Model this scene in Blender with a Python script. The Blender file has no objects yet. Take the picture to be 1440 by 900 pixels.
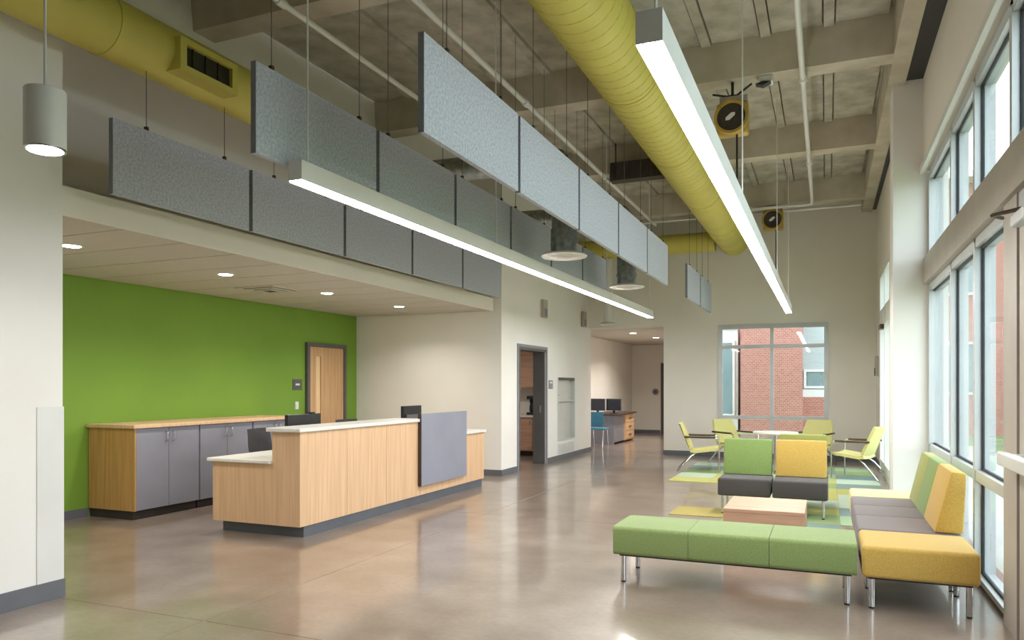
import bpy, bmesh, math, random
from mathutils import Vector, Matrix
random.seed(7)
PI = math.pi
sc = bpy.context.scene
C = sc.collection

# ------------------------------------------------------------------ camera, sky, exposure
cam = bpy.data.objects.new('camera', bpy.data.cameras.new('camera'))
C.objects.link(cam)
cam.data.sensor_fit = 'HORIZONTAL'
cam.data.sensor_width = 36.0
cam.data.lens = 36.0 * 1050.0 / 1440.0
cam.data.shift_y = 92.0 / 1440.0
cam.data.clip_start = 0.05
cam.data.clip_end = 400
cam.location = (0, 0, 1.5)
cam.rotation_euler = (PI / 2, 0, math.atan(442.0 / 1050.0))
sc.camera = cam

world = bpy.data.worlds.new('overcast_sky')
sc.world = world
world.use_nodes = True
bg = world.node_tree.nodes['Background']
bg.inputs[0].default_value = (0.9, 0.955, 1.0, 1)
bg.inputs[1].default_value = 3.5

vs = sc.view_settings
vs.view_transform = 'Standard'
vs.look = 'None'
vs.gamma = 1
vs.use_curve_mapping = False
vs.exposure = 0.88
sc.cycles.sample_clamp_indirect = 4.0
sc.cycles.caustics_reflective = False
sc.cycles.caustics_refractive = False

STRIP_POWER = 32.0     # linear pendants, downward
UP_POWER = 5.0        # added glow on top of the right pendant, brightens the ceiling
DOWN_POWER = 11.0      # watts for each recessed downlight

# ------------------------------------------------------------------ helpers
def lin(c):
    c = c / 255.0
    return c / 12.92 if c <= 0.04045 else ((c + 0.055) / 1.055) ** 2.4
def rgb(r, g, b):
    return (lin(r), lin(g), lin(b), 1)

def mat(name, col, rough=0.6, metal=0.0, col2=None, scale=6.0, stretch=(1, 1, 1), bump=0.0, bscale=60.0,
        detail=4.0, lo=0.35, hi=0.65, spec=0.5, coat=0.0, sheen=0.0):
    m = bpy.data.materials.new(name)
    m.use_nodes = True
    nt = m.node_tree
    b = nt.nodes['Principled BSDF']
    b.inputs['Base Color'].default_value = col
    b.inputs['Roughness'].default_value = rough
    b.inputs['Metallic'].default_value = metal
    b.inputs['Specular IOR Level'].default_value = spec
    b.inputs['Coat Weight'].default_value = coat
    b.inputs['Sheen Weight'].default_value = sheen
    tc = nt.nodes.new('ShaderNodeTexCoord')
    mp = nt.nodes.new('ShaderNodeMapping')
    mp.inputs['Scale'].default_value = stretch
    nt.links.new(tc.outputs['Object'], mp.inputs['Vector'])
    if col2 is not None:
        n = nt.nodes.new('ShaderNodeTexNoise')
        n.inputs['Scale'].default_value = scale
        n.inputs['Detail'].default_value = detail
        nt.links.new(mp.outputs[0], n.inputs['Vector'])
        r = nt.nodes.new('ShaderNodeValToRGB')
        r.color_ramp.elements[0].position = lo
        r.color_ramp.elements[1].position = hi
        r.color_ramp.elements[0].color = col
        r.color_ramp.elements[1].color = col2
        nt.links.new(n.outputs['Fac'], r.inputs[0])
        nt.links.new(r.outputs[0], b.inputs['Base Color'])
    if bump:
        n2 = nt.nodes.new('ShaderNodeTexNoise')
        n2.inputs['Scale'].default_value = bscale
        n2.inputs['Detail'].default_value = 3
        nt.links.new(mp.outputs[0], n2.inputs['Vector'])
        bp = nt.nodes.new('ShaderNodeBump')
        bp.inputs['Strength'].default_value = bump
        bp.inputs['Distance'].default_value = 0.01
        nt.links.new(n2.outputs['Fac'], bp.inputs['Height'])
        nt.links.new(bp.outputs[0], b.inputs['Normal'])
    return m

def emit(name, col, power):
    m = bpy.data.materials.new(name)
    m.use_nodes = True
    nt = m.node_tree
    nt.nodes.remove(nt.nodes['Principled BSDF'])
    e = nt.nodes.new('ShaderNodeEmission')
    e.inputs[0].default_value = col
    e.inputs[1].default_value = power
    nt.links.new(e.outputs[0], nt.nodes['Material Output'].inputs[0])
    return m

def glass(name, tint=(0.8, 0.845, 0.85, 1)):
    m = bpy.data.materials.new(name)
    m.use_nodes = True
    nt = m.node_tree
    nt.nodes.remove(nt.nodes['Principled BSDF'])
    t = nt.nodes.new('ShaderNodeBsdfTransparent'); t.inputs[0].default_value = tint
    g = nt.nodes.new('ShaderNodeBsdfGlossy'); g.inputs['Roughness'].default_value = 0.02
    lw = nt.nodes.new('ShaderNodeLayerWeight'); lw.inputs[0].default_value = 0.5
    pw = nt.nodes.new('ShaderNodeMath'); pw.operation = 'POWER'; pw.inputs[1].default_value = 5.0
    nt.links.new(lw.outputs['Facing'], pw.inputs[0])
    f = nt.nodes.new('ShaderNodeMath'); f.operation = 'MULTIPLY_ADD'; f.inputs[1].default_value = 0.55; f.inputs[2].default_value = 0.03
    nt.links.new(pw.outputs[0], f.inputs[0])
    mx = nt.nodes.new('ShaderNodeMixShader')
    nt.links.new(f.outputs[0], mx.inputs[0])
    nt.links.new(t.outputs[0], mx.inputs[1])
    nt.links.new(g.outputs[0], mx.inputs[2])
    nt.links.new(mx.outputs[0], nt.nodes['Material Output'].inputs[0])
    return m

def floor_mat():
    m = bpy.data.materials.new('polished_concrete')
    m.use_nodes = True
    nt = m.node_tree
    L = nt.links.new
    b = nt.nodes['Principled BSDF']
    tc = nt.nodes.new('ShaderNodeTexCoord')
    geo = nt.nodes.new('ShaderNodeNewGeometry')
    def noise(s, d, dist=0.0):
        n = nt.nodes.new('ShaderNodeTexNoise')
        n.inputs['Scale'].default_value = s; n.inputs['Detail'].default_value = d
        n.inputs['Distortion'].default_value = dist
        L(geo.outputs['Position'], n.inputs['Vector']); return n
    n1 = noise(0.55, 6, 0.0); n2 = noise(2.6, 5, 0.0); n3 = noise(24, 4)
    r1 = nt.nodes.new('ShaderNodeValToRGB')
    r1.color_ramp.elements[0].position = 0.32; r1.color_ramp.elements[0].color = rgb(136, 119, 106)
    r1.color_ramp.elements[1].position = 0.68; r1.color_ramp.elements[1].color = rgb(174, 160, 150)
    L(n1.outputs[0], r1.inputs[0])
    r2 = nt.nodes.new('ShaderNodeValToRGB')
    r2.color_ramp.elements[0].position = 0.35; r2.color_ramp.elements[0].color = rgb(216, 209, 201)
    r2.color_ramp.elements[1].position = 0.7; r2.color_ramp.elements[1].color = (1, 1, 1, 1)
    L(n2.outputs[0], r2.inputs[0])
    mx = nt.nodes.new('ShaderNodeMixRGB'); mx.blend_type = 'MULTIPLY'; mx.inputs[0].default_value = 0.9
    L(r1.outputs[0], mx.inputs[1]); L(r2.outputs[0], mx.inputs[2])
    r3 = nt.nodes.new('ShaderNodeValToRGB')
    r3.color_ramp.elements[0].position = 0.3; r3.color_ramp.elements[0].color = rgb(236, 234, 230)
    r3.color_ramp.elements[1].position = 0.75; r3.color_ramp.elements[1].color = (1, 1, 1, 1)
    L(n3.outputs[0], r3.inputs[0])
    mx2 = nt.nodes.new('ShaderNodeMixRGB'); mx2.blend_type = 'MULTIPLY'; mx2.inputs[0].default_value = 1
    L(mx.outputs[0], mx2.inputs[1]); L(r3.outputs[0], mx2.inputs[2])
    L(mx2.outputs[0], b.inputs['Base Color'])
    mr = nt.nodes.new('ShaderNodeMapRange')
    mr.inputs[3].default_value = 0.29; mr.inputs[4].default_value = 0.34
    L(n2.outputs[0], mr.inputs[0]); L(mr.outputs[0], b.inputs['Roughness'])
    b.inputs['Specular IOR Level'].default_value = 0.8
    b.inputs['Coat Weight'].default_value = 0.75
    b.inputs['Coat Roughness'].default_value = 0.09
    return m

def brick_mat():
    m = bpy.data.materials.new('red_brick')
    m.use_nodes = True
    nt = m.node_tree; L = nt.links.new
    b = nt.nodes['Principled BSDF']; b.inputs['Roughness'].default_value = 0.9
    geo = nt.nodes.new('ShaderNodeNewGeometry')
    sx = nt.nodes.new('ShaderNodeSeparateXYZ'); L(geo.outputs['Position'], sx.inputs[0])
    ad = nt.nodes.new('ShaderNodeMath'); ad.operation = 'ADD'
    L(sx.outputs[0], ad.inputs[0]); L(sx.outputs[1], ad.inputs[1])
    cx = nt.nodes.new('ShaderNodeCombineXYZ'); L(ad.outputs[0], cx.inputs[0]); L(sx.outputs[2], cx.inputs[1])
    br = nt.nodes.new('ShaderNodeTexBrick')
    br.inputs['Color1'].default_value = rgb(172, 108, 96); br.inputs['Color2'].default_value = rgb(186, 126, 114)
    br.inputs['Mortar'].default_value = rgb(204, 176, 166)
    br.inputs['Scale'].default_value = 4.0; br.inputs['Mortar Size'].default_value = 0.02
    L(cx.outputs[0], br.inputs['Vector']); L(br.outputs[0], b.inputs['Base Color'])
    return m

M = {}
M['paint'] = mat('warm_white_paint', rgb(240, 235, 227), 0.75, col2=rgb(237, 231, 222), scale=1.2, bump=0.05, bscale=120)
M['paint_cool'] = mat('white_paint', rgb(238, 236, 232), 0.75, col2=rgb(235, 232, 227), scale=1.2, bump=0.05, bscale=120)
M['green_paint'] = mat('green_paint', rgb(118, 154, 50), 0.7, col2=rgb(114, 150, 48), scale=1.5, bump=0.05, bscale=120)
M['tile'] = mat('ceiling_tile', rgb(208, 201, 190), 0.9, col2=rgb(200, 193, 182), scale=90, bump=0.15, bscale=200)
M['deck'] = mat('painted_concrete', rgb(202, 197, 183), 0.9, col2=rgb(146, 140, 124), scale=3.4, detail=8, bump=0.4, bscale=14, lo=0.3, hi=0.75)
M['beam'] = mat('painted_concrete_beam', rgb(204, 196, 180), 0.9, col2=rgb(180, 171, 152), scale=3.0, detail=8, bump=0.3, bscale=18, lo=0.3, hi=0.7)
M['floor'] = floor_mat()
M['joint'] = mat('joint_filler', rgb(206, 192, 172), 0.5, col2=rgb(192, 178, 158), scale=5)
M['rubber_base'] = mat('grey_rubber_base', rgb(104, 106, 112), 0.5, col2=rgb(98, 100, 106), scale=4)
M['felt'] = mat('grey_felt', rgb(196, 202, 213), 0.95, col2=rgb(166, 172, 183), scale=55, detail=6, bump=0.35, bscale=180)
M['felt_edge'] = mat('grey_felt_edge', rgb(132, 136, 144), 0.95, col2=rgb(120, 124, 132), scale=60)
M['duct'] = mat('yellow_duct_paint', rgb(208, 198, 100), 0.5, col2=rgb(200, 189, 90), scale=2.5, bump=0.05, bscale=30)
M['dark_slot'] = mat('dark_slot', rgb(50, 46, 24), 0.8, col2=rgb(42, 38, 20), scale=8)
M['galv'] = mat('galvanised_steel', rgb(165, 170, 165), 0.4, 0.85, col2=rgb(130, 136, 132), scale=14)
M['white_metal'] = mat('white_enamel', rgb(225, 225, 222), 0.4, col2=rgb(220, 220, 217), scale=3)
M['alu'] = mat('silver_aluminium', rgb(205, 208, 210), 0.42, 0.35, col2=rgb(198, 201, 204), scale=3)
M['bulkhead'] = mat('bulkhead_cladding', rgb(186, 178, 168), 0.5, 0.1, col2=rgb(178, 170, 160), scale=3)
M['gasket'] = mat('black_gasket', rgb(34, 38, 44), 0.6, col2=rgb(28, 32, 38), scale=9)
M['glass'] = glass('window_glass')
M['wood_desk'] = mat('pale_maple_veneer', rgb(224, 188, 152), 0.45, col2=rgb(210, 171, 133), scale=2.2, stretch=(14, 14, 0.6), detail=6)
M['wood_dark'] = mat('honey_maple_veneer', rgb(196, 152, 96), 0.5, col2=rgb(178, 134, 80), scale=2.2, stretch=(14, 14, 0.6), detail=6)
M['wood_door'] = mat('maple_door_veneer', rgb(206, 166, 122), 0.45, col2=rgb(190, 148, 104), scale=2.0, stretch=(12, 12, 0.6), detail=6)
M['wood_table'] = mat('pinkish_beech_laminate', rgb(208, 168, 144), 0.4, col2=rgb(196, 154, 129), scale=2.0, stretch=(1.2, 12, 12), detail=5)
M['stone'] = mat('white_solid_surface', rgb(232, 230, 227), 0.3, col2=rgb(225, 222, 218), scale=30)
M['lam_grey'] = mat('grey_laminate', rgb(138, 138, 148), 0.45, col2=rgb(132, 132, 142), scale=3)
M['panel_grey'] = mat('blue_grey_laminate', rgb(144, 146, 160), 0.45, col2=rgb(139, 141, 155), scale=3)
M['dark_brown'] = mat('dark_brown_edge', rgb(70, 52, 44), 0.6, col2=rgb(60, 44, 38), scale=6)
M['toe'] = mat('slate_toe_kick', rgb(92, 96, 104), 0.5, col2=rgb(86, 90, 98), scale=4)
M['toe_dark'] = mat('dark_toe_kick', rgb(56, 50, 48), 0.6, col2=rgb(50, 45, 43), scale=4)
M['chrome'] = mat('brushed_chrome', rgb(215, 216, 218), 0.18, 1.0, col2=rgb(200, 201, 203), scale=20)
M['bronze'] = mat('dark_bronze_metal', rgb(92, 80, 66), 0.35, 0.8, col2=rgb(80, 70, 58), scale=20)
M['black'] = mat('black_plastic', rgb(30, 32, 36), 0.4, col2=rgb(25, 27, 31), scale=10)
M['screen'] = mat('dark_screen', rgb(38, 42, 54), 0.15, col2=rgb(32, 36, 48), scale=4)
M['frame_grey'] = mat('dark_grey_frame', rgb(92, 90, 90), 0.5, col2=rgb(86, 84, 84), scale=4)
M['charcoal'] = mat('charcoal_plastic', rgb(98, 96, 98), 0.6, col2=rgb(90, 88, 90), scale=8)
def fabric(n, a, b):
    return mat(n, a, 0.9, col2=b, scale=110, detail=5, bump=0.3, bscale=300, sheen=0.2)
M['fab_green'] = fabric('green_fabric', rgb(140, 158, 98), rgb(124, 142, 83))
M['fab_green2'] = fabric('leaf_green_fabric', rgb(136, 160, 90), rgb(122, 146, 79))
M['fab_olive'] = fabric('olive_lime_fabric', rgb(166, 170, 96), rgb(153, 158, 84))
M['fab_yellow'] = fabric('yellow_fabric', rgb(208, 173, 90), rgb(194, 158, 73))
M['fab_pale'] = fabric('pale_yellow_fabric', rgb(226, 220, 158), rgb(214, 208, 142))
M['fab_brown'] = fabric('taupe_vinyl', rgb(128, 118, 118), rgb(118, 108, 109))
M['fab_dark'] = fabric('dark_grey_vinyl', rgb(78, 72, 72), rgb(70, 65, 65))
M['lime'] = mat('lime_upholstery', rgb(212, 206, 140), 0.75, col2=rgb(202, 196, 126), scale=60, bump=0.15, bscale=200)
M['gold'] = mat('golden_enamel', rgb(190, 158, 70), 0.4, col2=rgb(170, 140, 58), scale=8)
M['drum'] = mat('dark_drum', rgb(66, 58, 52), 0.6, col2=rgb(54, 48, 44), scale=20)
M['blue'] = mat('blue_plastic', rgb(70, 140, 176), 0.5, col2=rgb(60, 130, 166), scale=6)
M['steel'] = mat('stainless_steel', rgb(206, 208, 204), 0.35, 0.2, col2=rgb(200, 202, 198), scale=6)
M['strip'] = emit('linear_diffuser', (1.0, 0.965, 0.92, 1), STRIP_POWER)
M['ceiling_fill'] = emit('ceiling_fill_glow', (1.0, 0.96, 0.9, 1), UP_POWER)
M['lens'] = emit('downlight_lens', (1.0, 0.95, 0.86, 1), 14.0)
M['brick'] = brick_mat()
M['ext_white'] = mat('white_cladding', rgb(235, 235, 235), 0.7, col2=rgb(228, 228, 230), scale=2)
M['ext_grey'] = mat('grey_siding', rgb(190, 198, 202), 0.8, col2=rgb(180, 190, 194), scale=2, stretch=(1, 1, 10))
M['ext_glass'] = mat('far_window_glass', rgb(140, 160, 166), 0.25, col2=rgb(128, 150, 156), scale=2)
M['grass'] = mat('lawn', rgb(140, 156, 112), 0.95, col2=rgb(120, 140, 92), scale=3, bump=0.5, bscale=40)
M['paving'] = mat('pale_paving', rgb(198, 196, 190), 0.9, col2=rgb(186, 184, 178), scale=3)
M['leaf'] = mat('leaf', rgb(96, 128, 66), 0.8, col2=rgb(72, 106, 48), scale=3)
M['bark'] = mat('bark', rgb(94, 78, 62), 0.95, col2=rgb(78, 64, 50), scale=8)
RUG = [mat('carpet_' + n, a, 1.0, col2=b, scale=140, bump=0.5, bscale=300) for n, a, b in (
    ('lime', rgb(188, 188, 116), rgb(174, 175, 102)), ('mint', rgb(172, 194, 156), rgb(158, 182, 142)),
    ('pale_aqua', rgb(186, 202, 184), rgb(172, 190, 170)), ('moss', rgb(150, 168, 116), rgb(138, 156, 104)),
    ('mustard', rgb(178, 164, 98), rgb(164, 151, 86)), ('slate', rgb(136, 156, 152), rgb(124, 144, 140)))]

class MB:
    """collects shapes for ONE mesh"""
    def __init__(s):
        s.v = []; s.f = []
    def add(s, vs, fs):
        o = len(s.v)
        s.v += [tuple(p) for p in vs]
        s.f += [tuple(i + o for i in f) for f in fs]
        return s
    def box(s, x0, x1, y0, y1, z0, z1):
        if x0 > x1: x0, x1 = x1, x0
        if y0 > y1: y0, y1 = y1, y0
        if z0 > z1: z0, z1 = z1, z0
        return s.add([(x0, y0, z0), (x1, y0, z0), (x1, y1, z0), (x0, y1, z0), (x0, y0, z1), (x1, y0, z1), (x1, y1, z1), (x0, y1, z1)],
                     [(3, 2, 1, 0), (4, 5, 6, 7), (0, 1, 5, 4), (1, 2, 6, 5), (2, 3, 7, 6), (3, 0, 4, 7)])
    def bbox(s, x0, x1, y0, y1, z0, z1, r=0.02, seg=3):
        bm = bmesh.new()
        bmesh.ops.create_cube(bm, size=1.0)
        for v in bm.verts:
            v.co = Vector(((x0 + x1) / 2 + v.co.x * (x1 - x0), (y0 + y1) / 2 + v.co.y * (y1 - y0), (z0 + z1) / 2 + v.co.z * (z1 - z0)))
        bmesh.ops.bevel(bm, geom=bm.edges[:], offset=r, segments=seg, profile=0.5, affect='EDGES')
        return s.frombm(bm)
    def frombm(s, bm):
        bm.verts.index_update()
        s.add([v.co[:] for v in bm.verts], [[v.index for v in f.verts] for f in bm.faces])
        bm.free(); return s
    def prism(s, prof, axis, a, b, bevel=0.0):
        """extrude a closed 2D profile along axis from a to b. axis 'y': prof=(x,z); 'x': (y,z); 'z': (x,y)"""
        bm = bmesh.new()
        def P(p, t):
            return {'y': (p[0], t, p[1]), 'x': (t, p[0], p[1]), 'z': (p[0], p[1], t)}[axis]
        A = [bm.verts.new(P(p, a)) for p in prof]; B = [bm.verts.new(P(p, b)) for p in prof]
        n = len(prof)
        bm.faces.new(A); bm.faces.new(B[::-1])
        for i in range(n):
            bm.faces.new((A[i], B[i], B[(i + 1) % n], A[(i + 1) % n]))
        bmesh.ops.recalc_face_normals(bm, faces=bm.faces)
        if bevel:
            bmesh.ops.bevel(bm, geom=bm.edges[:], offset=bevel, segments=2, profile=0.5, affect='EDGES')
        return s.frombm(bm)
    def tube(s, pts, r, n=10, cap=True):
        pts = [Vector(p) for p in pts]
        rings = []
        up = None
        for i, p in enumerate(pts):
            if i == 0: d = pts[1] - p
            elif i == len(pts) - 1: d = p - pts[i - 1]
            else: d = (pts[i + 1] - p).normalized() + (p - pts[i - 1]).normalized()
            d.normalize()
            if up is None:
                up = Vector((0, 0, 1)) if abs(d.z) < 0.9 else Vector((1, 0, 0))
            a = d.cross(up).normalized(); b = a.cross(d).normalized(); up = b
            rr = r[i] if isinstance(r, (list, tuple)) else r
            rings.append([p + a * (rr * math.cos(2 * PI * k / n)) + b * (rr * math.sin(2 * PI * k / n)) for k in range(n)])
        vs = [q for R in rings for q in R]
        fs = []
        for i in range(len(rings) - 1):
            for k in range(n):
                fs.append((i * n + k, (i + 1) * n + k, (i + 1) * n + (k + 1) % n, i * n + (k + 1) % n))
        if cap:
            fs.append(tuple(range(n))); fs.append(tuple(range((len(rings) - 1) * n, len(rings) * n))[::-1])
        return s.add(vs, fs)
    def lathe(s, prof, cx=0, cy=0, n=24):
        """prof: list of (radius, z); revolved about the vertical"""
        vs = []; fs = []
        for r, z in prof:
            for k in range(n):
                vs.append((cx + r * math.cos(2 * PI * k / n), cy + r * math.sin(2 * PI * k / n), z))
        for i in range(len(prof) - 1):
            for k in range(n):
                fs.append((i * n + k, i * n + (k + 1) % n, (i + 1) * n + (k + 1) % n, (i + 1) * n + k))
        fs.append(tuple(range(n))[::-1]); fs.append(tuple(range((len(prof) - 1) * n, len(prof) * n)))
        return s.add(vs, fs)
    def mesh(s, name, m, smooth=False, off=(0, 0, 0)):
        me = bpy.data.meshes.new(name)
        me.from_pydata([(p[0] - off[0], p[1] - off[1], p[2] - off[2]) for p in s.v], [], s.f)
        bm = bmesh.new(); bm.from_mesh(me)
        bmesh.ops.recalc_face_normals(bm, faces=bm.faces)
        bm.to_mesh(me); bm.free()
        me.materials.append(M[m] if isinstance(m, str) else m)
        if smooth:
            for p in me.polygons: p.use_smooth = True
            try: me.set_sharp_from_angle(angle=math.radians(35))
            except Exception: pass
        return me

def rootloc(o):
    while o.parent: o = o.parent
    return tuple(o.location)
def build(name, mb, m, parent=None, smooth=False, loc=None):
    """links the collected shapes as one mesh object. World coordinates; with a parent they are stored relative to its root, else relative to loc"""
    off = rootloc(parent) if parent else (loc or (0, 0, 0))
    o = bpy.data.objects.new(name, mb.mesh(name, m, smooth, off))
    C.objects.link(o)
    if parent: o.parent = parent
    else: o.location = off
    return o
def tag(o, label, cat, group=None):
    o['label'] = label; o['category'] = cat
    if group: o['group'] = group
    return o
def thing(name, label, cat, loc=(0, 0, 0), group=None):
    o = bpy.data.objects.new(name, None); C.objects.link(o)
    o.location = loc; o.empty_display_size = 0.1
    return tag(o, label, cat, group)
def struct(name, mb=None, m=None, loc=None, label=None, cat=None):
    if mb is None:
        o = bpy.data.objects.new(name, None); C.objects.link(o); o.location = loc or (0, 0, 0)
    else:
        o = build(name, mb, m, loc=loc)
    o['kind'] = 'structure'
    if label: o['label'] = label
    if cat: o['category'] = cat
    return o
def dup(root, loc, rz=0.0, label=None):
    r = root.copy(); C.objects.link(r); r.location = loc; r.rotation_euler = (0, 0, rz)
    if label: r['label'] = label
    for ch in list(root.children):
        c = ch.copy(); C.objects.link(c); c.parent = r
        for g in list(ch.children):
            d = g.copy(); C.objects.link(d); d.parent = c
    return r
def piece(src, parent, loc, name=None, m=None):
    """another piece sharing mesh data"""
    o = bpy.data.objects.new(name or src.name.split('.')[0], src.data); C.objects.link(o)
    o.parent = parent; o.location = loc
    return o
ORD = ['nearest', 'second', 'third', 'fourth', 'fifth', 'sixth', 'seventh', 'eighth']

# ------------------------------------------------------------------ the setting
XR = 1.05      # glazed wall
XL = -5.0      # near left wall face
XU = -5.6      # set-back upper left wall
YB = 16.2      # far wall
ZD = 5.3       # deck underside
ZB = 4.9       # beam underside

# floor: slabs with saw-cut joints
fl = struct('floor', MB().box(-8.4, 1.3, -5.2, 24.0, -0.2, -0.003), 'joint', label='polished brown concrete floor with saw-cut joints', cat='floor')
xs = [-8.4, -3.65, 1.3]
ys = [-5.2, -0.6, 3.62, 7.9, 12.2, 16.5, 24.0]
for i in range(2):
    for j in range(6):
        build('slab', MB().box(xs[i] + 0.004, xs[i + 1] - 0.004, ys[j] + 0.004, ys[j + 1] - 0.004, -0.003, 0.0), 'floor', fl)

# near left wall and reception recess
struct('wall_left', MB().box(-5.25, XL, -5.2, 3.65, 0, ZD).box(-8.2, -5.25, 3.45, 3.65, 0, ZD), 'paint_cool', label='white near left wall ending at the reception recess', cat='wall')
struct('wall_green', MB().box(-8.0, -7.8, 3.65, 11.31, 0, 2.9), 'green_paint', label='bright green accent wall behind reception', cat='wall')
struct('wall_recess_end', MB().box(-8.15, -5.17, 11.31, 11.46, 0, 2.75).box(-8.15, -5.17, 11.31, 11.46, 2.75, ZD), 'paint', label='beige end wall of the reception recess', cat='wall')
struct('wall_left_upper', MB().box(-5.85, XU, 3.65, 11.31, 2.96, ZD), 'paint', label='set-back upper wall above the reception soffit', cat='wall')
# recess ceiling: fascia box, planks of ceiling tile
cr = struct('ceiling_recess', MB().box(-7.8, -5.12, 3.65, 11.31, 2.775, 2.95), 'frame_grey', label='lowered tile ceiling over reception', cat='ceiling')
build('fascia', MB().box(-5.12, -5.1, 3.65, 11.31, 2.735, 2.95), 'paint', cr)
y = 3.65; k = 0
while y < 11.25:
    y1 = min(y + 0.61, 11.31)
    cuts = [-7.8, -6.55, -5.12]
    for a, b in zip(cuts[:-1], cuts[1:]):
        build('ceiling_tile', MB().box(a + 0.003, b - 0.003, y + 0.01, y1 - 0.01, 2.737, 2.773), 'tile', cr)
    y = y1; k += 1
# wall with the doorway and the fountain niche: face x=-4.95
TX = -5.17
w = MB()
w.box(TX, -4.95, 11.31, 12.05, 0, ZD); w.box(TX, -4.95, 12.05, 13.42, 2.17, ZD); w.box(TX, -4.95, 13.42, 14.1, 0, ZD)
w.box(TX, -4.95, 14.1, 15.2, 0, 0.38); w.box(TX, -4.95, 14.1, 15.2, 1.66, ZD); w.box(TX, -4.95, 15.2, 16.4, 0, ZD)
struct('wall_left_far', w, 'paint_cool', label='white wall with the open doorway and drinking fountain', cat='wall')
# far wall with window and corridor opening
w = MB()
w.box(-4.95, -3.25, YB, YB + 0.2, 2.78, ZD); w.box(-3.25, -2.1, YB, YB + 0.2, 0, ZD)
w.box(-2.1, 0.04, YB, YB + 0.2, 0, 0.35); w.box(-2.1, 0.04, YB, YB + 0.2, 2.77, ZD); w.box(0.04, 1.25, YB, YB + 0.2, 0, ZD)
struct('wall_far', w, 'paint', label='beige far wall with the square window', cat='wall')
# corridor beyond
struct('wall_corridor_left', MB().box(-5.9, -5.7, 16.4, 23.6, 0, 2.9).box(-5.7, -5.17, 16.25, 16.4, 0, 2.9), 'paint', label='left wall of the corridor beyond', cat='wall')
struct('wall_corridor_end', MB().box(-5.9, -4.72, 23.4, 23.6, 0, 2.9).box(-4.72, -3.82, 23.4, 23.6, 2.15, 2.9).box(-3.82, -3.05, 23.4, 23.6, 0, 2.9), 'paint', label='end wall of the corridor', cat='wall')
struct('wall_corridor_right', MB().box(-3.25, -3.05, 16.4, 23.4, 0, 2.9), 'paint', label='right wall of the corridor', cat='wall')
struct('ceiling_corridor', MB().box(-5.9, -3.05, 16.4, 23.6, 2.78, 2.9), 'tile', label='low tiled corridor ceiling', cat='ceiling')
# work room seen through the doorway
struct('wall_workroom', MB().box(-8.2, TX, 15.5, 15.65, 0, 2.9).box(-8.3, -8.15, 11.46, 15.65, 0, 2.9), 'paint', label='inner walls of the work room', cat='wall')
struct('ceiling_workroom', MB().box(-8.3, TX, 11.46, 15.65, 2.75, 2.9), 'tile', label='work room ceiling', cat='ceiling')
# rear wall behind the camera
struct('wall_rear', MB().box(-5.25, 1.3, -5.4, -5.2, 0, ZD), 'paint', label='rear wall', cat='wall')
# right side: pilaster, far wall piece, wall above glazing
struct('wall_right_far', MB().box(0.9, 1.15, 9.95, 12.25, 0, ZD).box(0.9, 1.15, 12.25, 14.55, 3.45, ZD).box(0.9, 1.15, 14.55, YB, 0, ZD), 'paint', label='far right wall with the exit door', cat='wall')
struct('wall_pilaster', MB().box(0.7, 1.25, 9.5, 9.95, 0, ZD), 'paint_cool', label='white wall pilaster beside the window bay', cat='wall')
struct('wall_right', MB().box(1.0, 1.25, 1.77, 9.5, 3.9, ZD).box(1.0, 1.25, -5.2, 1.77, 0, ZD), 'paint', label='wall above the tall glazing', cat='wall')
# exposed ceiling: slab, planks between beams, cross beams, edge beam
ce = struct('ceiling', MB().box(-8.4, 1.4, -5.4, 24.0, ZD + 0.06, ZD + 0.3), 'deck', label='exposed painted concrete ceiling with cross beams', cat='ceiling')
beams = [-3.8, -0.7, 2.4, 5.42, 8.57, 11.65, 14.85]
bsrc = build('beam', MB().prism([(0.0, ZB), (0.27, ZB), (0.33, ZD + 0.06), (-0.05, ZD + 0.06)], 'x', -5.6, 0.64), 'beam', ce)
bsrc.location = (0, beams[0], 0)
for by in beams[1:]:
    piece(bsrc, ce, (0, by, 0), 'beam')
build('edge_beam', MB().box(0.64, 0.82, -5.2, 16.2, 4.9, ZD + 0.06), 'beam', ce)
build('shadow_gap_strip', MB().box(0.82, 1.0, -5.2, 9.5, 4.94, 4.96), 'black', ce)  # both strips paint in the shade of the gap beside the edge beam
build('shadow_gap_strip', MB().box(0.82, 0.9, 9.95, 16.2, 4.94, 4.96), 'black', ce)
for j, by in enumerate(beams + [16.2]):
    y0 = beams[j - 1] + 0.33 if j else -5.2
    y1 = by - 0.05
    x = -5.58
    kk = 0
    pw = MB().box(0, 0.5, y0, y1, ZD, ZD + 0.06).mesh('deck_plank', 'deck')
    pn = MB().box(0, 0.1, y0, y1, ZD - 0.03, ZD + 0.06).mesh('deck_rib', 'deck')
    while x < 0.62:
        for me, nm, dx in ((pw, 'deck_plank', 0.0), (pn, 'deck_rib', 0.515)):
            if x + dx + 0.1 > 0.64: continue
            o = bpy.data.objects.new(nm, me); C.objects.link(o); o.parent = ce; o.location = (x + dx, 0, 0)
        x += 0.63

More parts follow.
